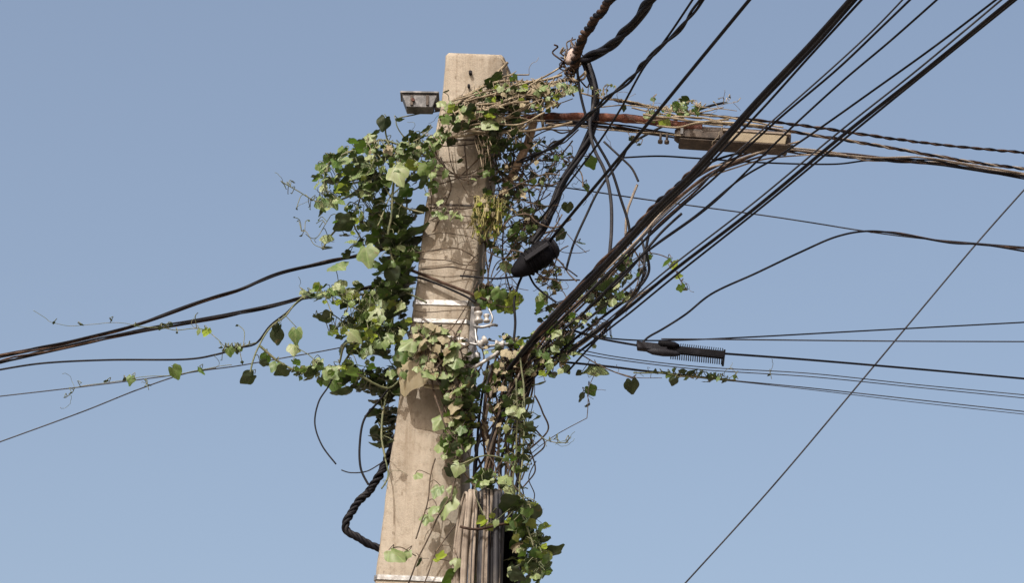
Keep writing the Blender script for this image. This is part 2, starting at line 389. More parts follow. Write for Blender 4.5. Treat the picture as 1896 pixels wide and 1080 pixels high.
def strands(pp, n, rr, pitch, ph=0):
    """n helical strands of offset rr round a path, one turn per pitch metres"""
    dense = []
    for a, b in zip(pp, pp[1:]):
        k = max(1, int((b - a).length / (pitch / 10))) if (b - a).length < 4 else 2
        dense += [a + (b - a) * i / k for i in range(k)]
    dense.append(pp[-1])
    res = [[] for _ in range(n)]; L = 0
    for i, p in enumerate(dense):
        T = (dense[min(i + 1, len(dense) - 1)] - dense[max(i - 1, 0)]).normalized()
        A = T.cross(Vector((.1, 1, .05))).normalized(); B = T.cross(A)
        if i: L += (p - dense[i - 1]).length
        for k in range(n):
            a = 2 * math.pi * (L / pitch + k / n) + ph + 1.3 * math.sin(L * 3.1 + ph) + .5 * math.sin(L * 11 + k)
            q_ = rr * (1 + .28 * math.sin(L * 4.7 + k * 1.9 + ph))
            res[k].append(p + A * math.cos(a) * q_ + B * math.sin(a) * q_)
    return res
def cable(pts, o0, o1, r, mt, label, group='single cables', wob=.0, e0=0, e1=0, n=14, name='cable', cat='cable', seed=1, sides=8):
    pp = path(pts, o0, o1, n, wob, seed, e0, e1)
    q = MB(); q.tube(pp, r * PXM, sides); return tag(q.build(name, mt), label, cat, group)
def bundle(pts, o0, o1, r, mts, label, rr=None, pitch=.35, group='twisted cable bundles', wob=0, e0=0, e1=0, n=14, name='cable_bundle', seed=1, ns=None):
    pp = path(pts, o0, o1, n, wob, seed, e0, e1); k = ns or len(mts)
    root = empty(name, pp[0], label, 'cable bundle', group)
    for i, sp in enumerate(strands(pp, k, (rr if rr else r) * PXM, pitch, seed)):
        q = MB(); q.tube(sp, r * PXM, 7); q.build('strand', mts[i % len(mts)], root)
    return root
UR = 'cables running from the pole towards the upper right'
HO = 'wires running right from the pole'
LE = 'wires running left from the pole'
LP = 'slack loops of wire'
# --- top: thick twisted bundles
bundle([(1062, 128), (1066, 108), (1078, 72), (1100, 38), (1133, -5)], -.1, -.9, 4.2, [BROWN, BLACK, BROWN, BROWN], 'brown twisted bundle leaving the top edge nearest the pole', 5, .16, UR, e1=9, seed=2)
bundle([(1080, 112), (1096, 102), (1122, 90), (1145, 70), (1172, 42), (1208, -6)], -.1, -1.1, 5.2, [BLACK, BLACK, BLACK], 'fat black twisted bundle with bulges, second from the pole at the top edge', 5, .62, UR, e1=9, seed=1)
bundle([(1083, 108), (1096, 140), (1104, 185), (1098, 235), (1072, 290), (1042, 340), (1020, 395), (985, 452)], -.12, -.12, 3.8, [BLACK, BLACK, BLACK, BLACK], 'thick black bundle dropping from the top knot to the splice case', 5, .7, None, wob=.01)
cable([(1068, 118), (1073, 165), (1085, 215), (1100, 255), (1130, 310), (1150, 370), (1163, 412), (1168, 452)], -.15, -.1, 2.6, BLACK, 'black cable hanging from the top knot down to the right of the splice case', LP)
cable([(1090, 118), (1102, 170), (1092, 230), (1100, 275), (1120, 318), (1131, 370), (1132, 430), (1127, 486)], -.18, -.12, 3.4, GREY, 'thick greyish cable hanging almost plumb beside the main diagonal bundle', LP)
cable([(1118, 262), (1150, 292), (1170, 312), (1182, 336)], -.1, -.1, 2.2, GREY, 'short cut cable end curling down right of the pole', LP)
cable([(1180, 342), (1168, 372), (1160, 400), (1158, 462)], -.08, -.08, 2.4, TAN, 'short pale cut cable end standing on the diagonal bundle', LP)
# --- upper right fan
bundle([(960, 300), (1030, 268), (1085, 218), (1130, 176), (1165, 148), (1200, 108), (1240, 72), (1268, 42), (1303, -5)], -.1, -2.4, 2.3, [BLACK, BLACK], 'wavy black twisted pair, third from the pole at the top edge', 2.4, .55, UR, e1=10)
cable([(990, 420), (1060, 330), (1110, 262), (1150, 200), (1190, 128), (1218, 92), (1245, 55), (1285, -5)], -.05, -2.3, 1.9, BLACK, 'thin black cable crossing the wavy twisted pair', UR, e1=10)
cable([(1010, 456), (1060, 395), (1140, 300), (1205, 222), (1290, 118), (1390, -4)], -.14, -2.6, 2.9, BLACK, 'straight black cable from the splice case up to the top edge', UR, e1=10)
cable([(1048, 500), (1062, 452), (1085, 400), (1110, 350), (1150, 296), (1178, 260), (1290, 205), (1340, 190)], -.1, .1, 2.4, BLACK, 'black cable bending past the splice case up towards the lamp', UR)
cable([(930, 700), (1010, 600), (1130, 478), (1215, 385), (1290, 312), (1400, 188), (1500, 82), (1577, -4)], -.12, -3.2, 4.0, BLACK, 'thickest straight black cable of the upper right fan', UR, e1=10)
cable([(945, 690), (1020, 596), (1135, 480), (1220, 388), (1296, 314), (1402, 196), (1505, 88), (1581, 2), (1590, -8)], -.06, -3.1, 3.0, BLACK, 'black cable pressed against the thickest straight one', UR, e1=10)
cable([(985, 640), (1100, 520), (1216, 398), (1300, 318), (1408, 205), (1500, 103), (1598, -4)], -.1, -3.1, 1.9, BLACK, 'thin black cable just right of the thick pair', UR, e1=10)
cable([(1010, 625), (1120, 510), (1235, 395), (1310, 330), (1440, 215), (1545, 122), (1620, 52), (1674, -4)], -.1, -3.0, 1.4, WIRE, 'thin grey wire, left one of the close middle pair', UR, e1=10)
cable([(1000, 630), (1130, 505), (1240, 402), (1320, 332), (1442, 220), (1550, 128), (1630, 52), (1688, -4)], -.1, -3.0, 1.8, BLACK, 'thin black wire, right one of the close middle pair', UR, e1=10)
cable([(1060, 600), (1150, 512), (1200, 465), (1310, 385), (1400, 300), (1470, 232), (1560, 150), (1650, 74), (1738, -4)], -.1, -3.0, 1.7, BLACK, 'lone thin black wire right of the close middle pair', UR, e1=10)
cable([(1070, 590), (1160, 500), (1215, 452), (1290, 398), (1370, 332), (1440, 290), (1520, 236), (1620, 165), (1730, 86), (1848, -4)], -.1, -3.2, 1.7, BLACK, 'thin black wire nearest above the thick rightmost pair', UR, e1=10)
cable([(1060, 650), (1170, 555), (1250, 488), (1400, 372), (1555, 243), (1700, 128), (1858, -4)], -.1, -3.3, 1.5, WIRE, 'thin grey wire hugging the rightmost thick cable', UR, e1=10)
cable([(1035, 665), (1100, 618), (1160, 573), (1250, 499), (1400, 384), (1560, 251), (1720, 124), (1878, -5)], -.1, -3.3, 2.8, BLACK, 'rightmost thick black cable reaching the top edge by the corner', UR, e1=10)
cable([(1050, 690), (1110, 625), (1172, 575), (1260, 503), (1410, 384), (1565, 256), (1722, 128), (1885, -4)], -.02, -3.25, 1.8, BLACK, 'thin black cable right against the rightmost thick one', UR, e1=10)
# --- the rusty-looking dusty part of the main bundle, ends tied along it
mainB = [(912, 760), (940, 690), (985, 625), (1050, 560), (1128, 482), (1180, 430), (1225, 380), (1285, 325), (1340, 292), (1400, 262), (1470, 245)]
def shift(pts, dx, dy): return [(x + dx, y + dy) for x, y in pts]
bundle([(958, 690), (982, 640), (1010, 600), (1062, 545), (1128, 476), (1176, 428), (1215, 384), (1262, 337), (1300, 298), (1340, 256)], -.16, -1.9, 2.9, [BROWN, BLACK, BROWN, BLACK, BROWN], 'dusty brown wrapped bundle along the main diagonal', 4.2, .42, 'dusty cables along the main diagonal', wob=.012)
lab = ['pale dusty cable on the underside of the main diagonal bundle', 'brown sagging cable under the main diagonal bundle', 'brown cable curling from the diagonal bundle to the lamp housing', 'faded tan cable leaving the diagonal bundle towards the right edge',
       'dark cable leaving the diagonal bundle below the lamp', 'lowest brown cable of the main diagonal bundle']
for i, (sh, ee, mt, rr) in enumerate([((6, 8), [(1300, 318), (1350, 300), (1410, 280), (1480, 262)], TAN, 1.9), ((10, 12), [(1310, 325), (1380, 296), (1440, 272)], BROWN, 2.6),
                                      ((3, 2), [(1280, 335), (1340, 300), (1400, 276)], BROWN, 2.2), ((12, 15), [(1300, 336), (1370, 305), (1430, 290), (1520, 286)], TAN, 1.6),
                                      ((-3, 3), [(1290, 318), (1360, 285), (1470, 270)], BLACK, 2.4), ((16, 20), [(1290, 352), (1330, 318), (1420, 285)], BROWN, 2.0)]):
    cable(shift([(950, 700), (972, 655), (1010, 600), (1062, 545), (1128, 480), (1176, 430), (1215, 386)], *sh) + ee, -.2 + .03 * i, -.1 + .04 * i, rr, mt, lab[i], 'dusty cables along the main diagonal', wob=.012, seed=i + 3)
lab = ['black cable in the fan below the diagonal, closest to the bundle', 'greyish cable second in the fan below the diagonal', 'black cable in the middle of the fan below the diagonal', 'pale cable ending among leaves below the diagonal', 'outermost black cable of the lower fan beside the leaves', 'tan cable at the bottom of the lower fan']
for i, (pts, mt, rr) in enumerate([([(960, 690), (1020, 630), (1085, 575), (1150, 515), (1190, 470), (1225, 430), (1262, 395)], BLACK, 2.6), ([(975, 690), (1040, 628), (1100, 580), (1165, 528), (1188, 500), (1192, 470), (1186, 440)], GREY, 2.4),
                                   ([(985, 700), (1050, 640), (1115, 588), (1170, 545), (1200, 505), (1196, 460), (1205, 420)], BLACK, 2.6), ([(1000, 690), (1060, 650), (1100, 620), (1150, 578), (1175, 552), (1205, 532), (1222, 520)], TAN, 1.8),
                                   ([(1060, 660), (1105, 625), (1140, 585), (1180, 540), (1193, 500), (1190, 470)], BLACK, 2.4), ([(985, 690), (1040, 655), (1078, 632), (1120, 600)], TAN, 3.0)]):
    cable(pts, -.16 + .03 * i, -.2 + .05 * i, rr, mt, lab[i], 'short cables fanned below the main diagonal', wob=.008, seed=i + 13)
# --- horizontals to the right
bundle([(1135, 184), (1230, 202), (1330, 215), (1410, 223), (1520, 237), (1640, 255), (1760, 270), (1900, 283)], -.05, .8, 1.9, [BROWN, BLACK], 'uppermost twisted line leaving right over the lamp', 1.7, .16, HO, e1=14)
bundle([(1290, 226), (1380, 232), (1460, 243), (1550, 257), (1640, 272), (1740, 290), (1820, 303), (1900, 313)], -.04, .8, 1.9, [BROWN, TAN, BLACK], 'twisted line leaving right from the lamp housing', 1.7, .18, HO, e1=14)
bundle([(1010, 228), (1080, 228), (1150, 236), (1230, 250), (1300, 262), (1400, 272), (1480, 280), (1560, 288), (1640, 296), (1740, 302), (1820, 315), (1900, 329)], -.22, .8, 1.7, [TAN, BLACK, BLACK, BROWN, BLACK], 'loose multi strand line passing just under the lamp to the right edge', 4.2, 1.35, HO, e1=14)
cable([(1460, 276), (1540, 285), (1620, 292), (1700, 291), (1780, 302), (1900, 322)], -.1, .8, 1.9, TAN, 'faded tan cable woven into the loose line right of the lamp', HO, e1=14)
cable([(1150, 292), (1220, 289), (1290, 293), (1410, 301), (1540, 304), (1610, 297), (1680, 300), (1760, 308), (1900, 326)], -.05, .8, 1.8, BLACK, 'slack thin cable sagging below the lamp', HO, e1=14)
cable([(880, 330), (980, 342), (1050, 348), (1200, 370), (1400, 397), (1500, 412), (1600, 428), (1700, 441), (1800, 450), (1900, 458)], -.02, .9, 1.4, WIRE, 'thin wire from mid pole joining the wavy cable on the right', HO, e1=14)
cable([(1186, 640), (1200, 625), (1228, 609), (1270, 582), (1320, 543), (1400, 506), (1480, 468), (1550, 438), (1612, 428), (1680, 436), (1760, 450), (1820, 453), (1900, 466)], -.1, .8, 2.0, BLACK, 'wavy black cable rising from the comb shaped terminal', HO, e1=14)
cable([(1612, 430), (1660, 431), (1740, 446), (1800, 452), (1900, 461)], .5, .9, 1.8, BROWN, 'brownish cable twisted onto the wavy one at the right', HO, e1=14)
cable([(1080, 618), (1140, 628), (1230, 631), (1380, 625), (1600, 613), (1900, 597)], -.12, .8, 1.5, BLACK, 'thin wire rising gently to the right edge', HO, e1=14)
cable([(1225, 628), (1350, 629), (1640, 632), (1900, 633)], -.12, .8, 1.4, WIRE, 'level thin wire starting at the comb shaped terminal', HO, e1=14)
cable([(1060, 612), (1115, 628), (1180, 640)], -.12, -.12, 2.2, BLACK, 'short black feed cable entering the left end of the comb shaped terminal', HO)
cable([(1338, 655), (1500, 667), (1700, 684), (1900, 702)], -.12, .8, 2.2, BLACK, 'thicker wire leaving the right end of the comb shaped terminal', HO, e1=14)
cable([(1040, 640), (1140, 661), (1300, 680), (1500, 692), (1700, 713), (1900, 732)], -.1, .8, 1.0, WIRE, 'upper of two very thin parallel wires under the terminal', HO, e1=14)
cable([(1050, 650), (1140, 666), (1300, 685), (1500, 698), (1700, 718), (1900, 738)], -.1, .8, 1.0, WIRE, 'lower of two very thin parallel wires under the terminal', HO, e1=14)
cable([(985, 668), (1050, 672), (1130, 680), (1200, 689), (1290, 698), (1360, 705)], -.1, 0, 2.2, BLACK, 'black cable carrying the trailing leafy vine to the right', HO, wob=.004)
cable([(1355, 705), (1500, 719), (1700, 741), (1900, 763)], 0, .8, 1.1, WIRE, 'lowest thin wire to the right edge beyond the trailing vine', HO, e1=14)
cable([(1355, 706), (1500, 722), (1700, 746), (1900, 768)], .04, .9, .8, WIRE, 'hair thin wire under the lowest right wire', HO, e1=14)
cable([(1265, 1085), (1430, 902), (1600, 700), (1700, 580), (1810, 449), (1902, 345)], 3.5, 2.0, 1.9, WIRE, 'lone thin wire slanting across the lower right sky', None, e0=14, e1=14)
# --- left
bundle([(-6, 662), (150, 629), (250, 603), (380, 556), (450, 534), (520, 505), (600, 486), (650, 476), (720, 460)], .7, .1, 1.9, [BLACK, BLACK, BROWN], 'uppermost cable pair rising from the left edge to the pole', 2.2, 1.7, LE, e0=14)
bundle([(-6, 672), (200, 626), (300, 606), (400, 588), (480, 572), (530, 560), (560, 552), (640, 540), (760, 520)], .7, .1, 1.8, [BLACK, BLACK, BROWN, BLACK], 'second cable bundle from the left edge, just under the top pair', 2.8, 1.25, LE, e0=14)
cable([(-6, 658), (90, 640), (180, 624), (240, 604), (330, 575), (400, 548)], .75, .5, 1.3, BROWN, 'thin brown wire lying along the two left bundles', LE, e0=14)
cable([(-6, 686), (80, 673), (200, 667), (340, 666), (400, 657), (440, 645), (474, 636), (500, 604), (530, 580), (562, 553), (620, 540)], .6, .1, 2.0, BLACK, 'black cable level on the left then kinking upward at the leaves', LE, e0=14)
cable([(-6, 735), (150, 717), (300, 698), (380, 686), (440, 678), (520, 664), (600, 650), (700, 630), (780, 610)], .6, .1, 1.2, WIRE, 'thin wire with small leaves along it at the left', LE, e0=14)
cable([(-6, 821), (150, 764), (250, 724), (340, 693), (400, 682)], .6, .3, 1.3, WIRE, 'lowest thin wire slanting up from the left edge', LE, e0=14)
# --- slack ends and loops
cable([(620, 690), (608, 716), (590, 745), (583, 785), (596, 825), (622, 860)], -.05, -.1, 1.5, BLACK, 'thin black wire end dangling left of the pole below the leaves', LP)
cable([(720, 720), (700, 745), (674, 778), (666, 825), (668, 868), (682, 898)], -.02, -.02, 2.1, BLACK, 'black loop bowing out left of the pole', LP)
cable([(632, 871), (650, 876), (680, 873), (712, 855), (735, 850)], -.02, .1, 1.2, WIRE, 'thin wire sticking out left across the black loop', LP)
bundle([(735, 810), (712, 862), (690, 900), (662, 932), (643, 962), (643, 985), (665, 998), (685, 1008), (705, 1018)], .05, .05, 3.4, [BLACK, BLACK, BLACK, BLACK], 'thick twisted black cable bent like an elbow low on the left', 4.2, .11, None, wob=.004)
cable([(760, 500), (780, 508), (820, 524), (864, 541), (900, 556)], -.03, -.12, 3.0, BROWN, 'dark cable strapped slantwise across the front of the pole', LP, wob=0)
cable([(765, 514), (782, 516), (820, 530), (860, 548), (880, 560)], -.03, -.1, 2.2, BLACK, 'thinner dark cable just under the slanting one on the pole', LP)
cable([(955, 512), (920, 516), (890, 514), (852, 511)], -.12, -.09, 1.9, BLACK, 'black cable from the splice case back to the pole', LP)
cable([(968, 508), (958, 532), (952, 560), (954, 600), (950, 640)], -.12, -.12, 2.4, BLACK, 'black tail hanging from the bottom of the splice case', LP)
cable([(978, 505), (990, 528), (1010, 546), (1030, 560)], -.12, -.12, 2.0, BLACK, 'short tail curving right from the bottom of the splice case', LP)
cable([(964, 690), (960, 760), (962, 830), (958, 905), (955, 960)], -.05, -.02, 1.6, BLACK, 'thin cable dropping on the outer right of the vertical bundle', LP)
# --- the vertical runs beside the pole
VG = 'cables running down the right side of the pole'
vr = random.Random(5)
vl = [('black cable tight against the right side of the pole', BLACK), ('greyish cable running down beside the pole', GREY), ('brown cable in the vertical run beside the pole', BROWN), ('faded tan cable in the vertical run', TAN),
      ('second black cable of the vertical run', BLACK), ('darker brown cable of the vertical run', BROWN), ('pale cable right of centre in the vertical run', TAN), ('outer grey cable of the vertical run', GREY), ('outermost pale cable of the vertical run', TAN), ('curved brown cable crossing the vertical run', BROWN), ('black cable in front of the vertical run', BLACK)]
for i, (lb, mt) in enumerate(vl):
    x = 872 + i * 8.2
    cable([(x + 34 - i * 1, 665 + vr.uniform(-8, 12)), (x + 20 + vr.uniform(-6, 6), 720), (x + 8 + vr.uniform(-8, 8), 790), (x + 4 + vr.uniform(-6, 6), 860), (x - 2 + vr.uniform(-5, 5), 940), (x - 8, 1040), (x - 16, 1200), (x - 40, 1700)],
          -.12 + vr.uniform(-.03, .1), -.02 + vr.uniform(-.03, .08), vr.uniform(1.8, 3.0), mt, lb, VG, wob=.008, seed=i)
bundle([(985, 640), (962, 690), (940, 740), (915, 800), (900, 870), (892, 940)], -.15, -.12, 2.8, [BARK, BLACK, BARK], 'dark twisted strands descending from the cable junction', 3, .6, VG)
# ---------------------------------------------------------------- coil hung at the bottom
coil = empty('cable_coil', P(890, 905, -.22), 'coil of faded tan cable hung on the right of the pole', 'cable coil')
cr_ = random.Random(8)
for i in range(22):
    cx = 864 + 64 * ((i * 9) % 22) / 21 + cr_.uniform(-2, 2); hw_ = cr_.uniform(2, 9)
    pts = []; top = 904 + cr_.uniform(0, 9) + abs(cx - 898) * .22; dp = cr_.uniform(.05, .09); ln = cr_.uniform(150, 185); wv = cr_.uniform(-3, 3)
    for a in range(0, 41):
        an = 2 * math.pi * a / 40
        sx = math.sin(an); cy = math.cos(an)
        xx = cx + hw_ * sx + (cx - 902) * .17 * (1 - cy) - 9 * (1 - cy) + wv * math.sin(2 * an + i) * (1 - cy)
        yy = top + ln * (1 - math.copysign(abs(cy) ** .6, cy))
        pts.append(P(xx, yy, -.24 - dp * math.copysign(abs(sx) ** .6, sx) - .004 * (i % 5)))
    q = MB(); q.tube(pts, (2.4, 4.2, 3.4, 5.0)[i % 4] * PXM, 8, cap=False); q.build('loop', (TAN if cx < 884 else [TAN, GREY, BLACK, TAN, BLACK, GREY][i % 6]), coil)
q = MB(); pts = [P(852 + 92 * k / 10, 976 + 5 * math.sin(k * .5), -.345 - .02 * math.sin(k / 10 * 3.14)) for k in range(11)]; q.tube(pts, .006, 6); q.build('tie', BROWN, coil)
coil2 = empty('cable_coil', P(925, 930, -.1), 'coil of black cable behind the tan coil', 'cable coil')
for i in range(13):
    pts = []
    for a in range(33):
        an = 2 * math.pi * a / 32; sx = math.sin(an); cy = math.cos(an)
        pts.append(P(918 + i + (10 + i * 2.4) * math.copysign(abs(sx) ** .7, sx) - 6 * (1 - cy), 945 + i * 3 + 160 - 160 * math.copysign(abs(cy) ** .8, cy), -.05 - .012 * i))
    q = MB(); q.tube(pts, 3.6 * PXM, 8, cap=False); q.build('loop', BLACK, coil2)
# ---------------------------------------------------------------- splice case
sc = empty('splice_case', P(990, 480, -.15), 'black ribbed splice case hanging among the cables right of the pole', 'splice case')
f = frame(990, 480, -.16, -34)
q = MB(); flathe(q, f, [(-50, 4), (-48, 8), (-38, 14), (-26, 18), (-20, 20), (14, 22.5), (24, 22.5), (28, 20), (36, 18)], 0, 22); q.build('body', PLASTIC, sc)
for u in (-16, -8, 0, 8, 16):
    q = MB(); flathe(q, f, [(u - 1.5, 20), (u - 1, 23.2), (u + 1, 23.2), (u + 1.5, 20)], 0, 22); q.build('rib', PLASTIC, sc)
q = MB(); flathe(q, f, [(34, 16), (35, 20), (42, 19), (47, 14), (49, 6)], 0, 22); q.build('end_cap', CLOSEG, sc)
q = MB(); fbox(q, f, -22, 30, -4, 4, -30, -22); q.build('latch_bar', CLOSEG, sc, .002)
# ---------------------------------------------------------------- comb shaped terminal
tm = empty('cable_terminal', P(1258, 648, -.12), 'comb shaped black terminal with two rows of prongs on the right hand wires', 'cable terminal')
f = frame(1178, 637, -.14, 6.2)
q = MB(); fbox(q, f, 0, 60, -6, 7, 0, 16, 3); q.build('body', CLOSEG, tm, .004)
q = MB(); flathe(q, f, [(20, 2), (32, 6), (52, 7), (74, 5), (84, 2)], 9, 14, w0=4); q.build('cover', CLOSEG, tm)
q = MB(); flathe(q, f, [(40, 3), (46, 6), (70, 6), (80, 2)], -6, 12, w0=2); q.build('clamp', PLASTIC, tm)
q = MB(); fbox(q, f, 58, 165, -6, 5, 3, 14); fbox(q, f, 60, 163, 5.6, 8, 1, 9); q.build('rail', PLASTIC, tm, .002)
for k in range(24):
    u = 66 + k * 4.1
    q = MB(); q.tube([f(u, 7, 4), f(u + .6, 21, 0)], 1.05 * PXM, 6); q.build('prong', PLASTIC, tm)
for k in range(20):
    u = 82 + k * 4.1
    q = MB(); q.tube([f(u, -6, 12), f(u + .6, -13, 9)], .9 * PXM, 6); q.build('prong', PLASTIC, tm)
q = MB(); fbox(q, f, 162, 166, -9, 19, 4, 14); q.build('end_plate', PLASTIC, tm, .001)
# ---------------------------------------------------------------- knot at the top where bundles meet
kn = empty('cable_knot', P(1050, 120, -.1), 'ragged knot of binding wire and dry tendrils at the foot of the brown twisted bundle', 'cable knot')
kr = random.Random(3)
for i in range(26):
    x0, y0 = kr.uniform(1036, 1072), kr.uniform(92, 150)
    pts = [(x0, y0, kr.uniform(-.15, -.03))]
    for k in range(4): pts.append((pts[-1][0] + kr.uniform(-16, 14), pts[-1][1] + kr.uniform(-13, 16), kr.uniform(-.17, -.02)))
    q = MB(); q.tube([P(*a) for a in cr(pts, 6)], kr.uniform(.9, 2.2) * PXM, 6); q.build('tendril', [BARK, DRY, BARK, BROWN][i % 4], kn)
q = MB(); q.tube([P(*a) for a in cr([(1066, 72, -.1), (1050, 78, -.1), (1050, 92, -.1), (1044, 118, -.1)], 6)], 1.4 * PXM, 6); q.build('hook', BARK, kn)
q = MB(); f = frame(1057, 105, -.14, -70); flathe(q, f, [(-14, 4), (-10, 8), (8, 8), (14, 5)], 0, 10); q.build('clamp', noisy('pinkish_clamp', [(.2, .15, .13), (.4, .33, .3)], 30), kn)
# ---------------------------------------------------------------- leaves
CD = Vector((0, -.91, -.41)).normalized()
def rv(r_, s): return Vector((r_.uniform(-s, s), r_.uniform(-s, s), r_.uniform(-s, s)))
OUT = []
for k in range(30):       # lobed heart outline, tip at angle 0 (towards +y), notch at the stalk
    a = -math.pi + 2 * math.pi * (k + .5) / 30
    OUT.append(a)
def leaf(mb, pos, size, n, tip, r_, m=0, shape=None):
    """pos = where the stalk meets the blade"""
    n = n.normalized(); t = (tip - n * tip.dot(n))
    if t.length < 1e-3: t = n.orthogonal()
    t.normalize(); s = n.cross(t)
    sh = shape if shape is not None else r_.random()
    lob = .04 + .20 * sh; asp = r_.uniform(.8, 1.08)
    fold = r_.uniform(.05, .6); curl = r_.uniform(-.2, .8); wav = r_.uniform(.02, .09); ph = r_.uniform(0, 6)
    pts = []
    for a in OUT:
        rad = .62 + .20 * math.cos(a) + lob * (abs(math.cos(2.5 * a)) ** 1.5 - .4) * (1 if abs(a) < 2.4 else .3)
        if abs(a) > 2.5: rad *= 1 - .75 * (abs(a) - 2.5) / .64
        if abs(a) < .25: rad += .20 * (1 - abs(a) / .25)
        rad *= 1 + r_.uniform(-.035, .035)
        pts.append((math.sin(a) * rad * asp, math.cos(a) * rad + .30))
    ks = len(pts)
    b = len(mb.v)
    def put(x, y):
        z = -fold * abs(x) * .8 - curl * (y * y) * .5 + wav * math.sin(x * 9 + ph) * math.cos(y * 7 + ph) + .12 * fold
        return pos + (s * x + t * y + n * z) * size
    c = (0, .22)
    mb.v.append(put(*c)); uvs = [c]
    for fr in (.36, .7, 1.0):
        for x, y in pts:
            xx, yy = c[0] + (x - c[0]) * fr, c[1] + (y - c[1]) * fr
            mb.v.append(put(xx, yy)); uvs.append((xx, yy))
    tear = r_.randrange(ks) if r_.random() < .22 else -99
    for k in range(ks):
        k2 = (k + 1) % ks
        mb.quad((b, b + 1 + k, b + 1 + k2), m, [uvs[0], uvs[1 + k], uvs[1 + k2]])
        for j in (0, 1):
            if j and 0 <= k - tear < 3: continue
            i0 = 1 + j * ks
            q = (i0 + k, i0 + ks + k, i0 + ks + k2, i0 + k2)
            mb.quad([b + z for z in q], m, [uvs[z] for z in q])
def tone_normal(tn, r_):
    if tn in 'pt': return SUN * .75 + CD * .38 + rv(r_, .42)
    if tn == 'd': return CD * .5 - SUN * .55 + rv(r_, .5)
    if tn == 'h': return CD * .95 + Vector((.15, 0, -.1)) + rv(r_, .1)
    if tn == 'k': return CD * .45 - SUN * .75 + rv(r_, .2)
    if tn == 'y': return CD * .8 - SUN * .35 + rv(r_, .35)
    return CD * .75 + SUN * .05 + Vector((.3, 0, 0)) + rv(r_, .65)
TM = {'p': 1, 't': 3, 'd': 0, 'k': 0, 'h': 0, 'y': 2, 'g': 4}  # tone sets the colour too: shaded leaves darker, sun-facing leaves paler
def vine(name, label, cat, leaves, stems, o=(-.1, .1), fill=(), group='climbing vines on the pole and wires', seed=1, smat=STEM, petiole=True, stemr=1.3, tend=0, dn=0):
    """leaves: 'x y size tone' rows; stems: list of (points, radius px); fill: (cx, cy, rx, ry, count, tones, size lo, hi)"""
    r_ = random.Random(seed)
    first = stems[0][0][0]
    root = empty(name, P(first[0], first[1], sum(o) / 2), label, cat, group)
    cloud = []
    for st, rad in stems:
        q = MB(); oo = r_.uniform(*o); o2 = r_.uniform(*o)
        cc = cr([(p[0], p[1], p[2] if len(p) > 2 else oo + (o2 - oo) * i / max(1, len(st) - 1)) for i, p in enumerate(st)], 10)
        pp = [P(*a) for a in cc]
        pp = [p + noise.noise_vector(p * 8) * .008 for p in pp]
        q.tube(pp, rad * PXM, 6); q.build('stem', smat, root)
        cloud += [(a[0], a[1], p) for a, p in zip(cc, pp)]
    L = list(leaves)
    for cx, cy, rx, ry, cnt, tones, lo, hi in fill:
        cnt = int(cnt * 1.55); lo *= .72; hi *= .72
        for _ in range(cnt):
            a = r_.uniform(0, 6.283); d = r_.random() ** .5
            L.append((cx + rx * d * math.cos(a), cy + ry * d * math.sin(a), r_.uniform(lo, hi), r_.choice(tones)))
    fol = MB(); pet = fol
    for x, y, s, tn in L:
        l, rr_ = edge(y); off = r_.uniform(*o)
        if l - 8 < x < rr_ + 12 and tn != 'B': off = min(off, -.10) - r_.uniform(0, .07)
        if x < l and y > 690: off = abs(off) + .03
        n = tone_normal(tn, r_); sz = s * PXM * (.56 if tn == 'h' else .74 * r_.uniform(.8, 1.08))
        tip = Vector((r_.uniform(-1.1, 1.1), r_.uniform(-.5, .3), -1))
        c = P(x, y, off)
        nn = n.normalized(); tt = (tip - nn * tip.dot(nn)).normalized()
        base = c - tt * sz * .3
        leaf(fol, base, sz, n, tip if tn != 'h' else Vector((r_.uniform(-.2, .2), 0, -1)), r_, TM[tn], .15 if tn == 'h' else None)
        if petiole and cloud:
            best = min(cloud, key=lambda q: (q[0] - x) ** 2 + (q[1] - (y - 8)) ** 2)
            e = best[2]
            if (e - base).length < .45:
                mid = (e + base) / 2 + Vector((r_.uniform(-.02, .02), 0, .02))
                pet.tube([Vector(a) for a in cr([tuple(e), tuple(mid), tuple(base)], 4)], .75 * PXM, 5, 5)
        dn += 0
    for _ in range(tend):
        a = r_.choice(cloud)[2]; v = rv(r_, 1).normalized() * .02; pts = [a.copy()]
        for k in range(r_.randint(5, 11)):
            v = (v + rv(r_, .009)).normalized() * r_.uniform(.010, .017); pts.append(pts[-1] + v)
        fol.tube(pts, .45 * PXM, 4, 5)
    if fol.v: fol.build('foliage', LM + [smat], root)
    return root
def T(s):
    v = s.split(); return [(float(v[i]), float(v[i + 1]), float(v[i + 2]), v[i + 3]) for i in range(0, len(v), 4)]
VG2 = 'climbing vines on the pole and wires'
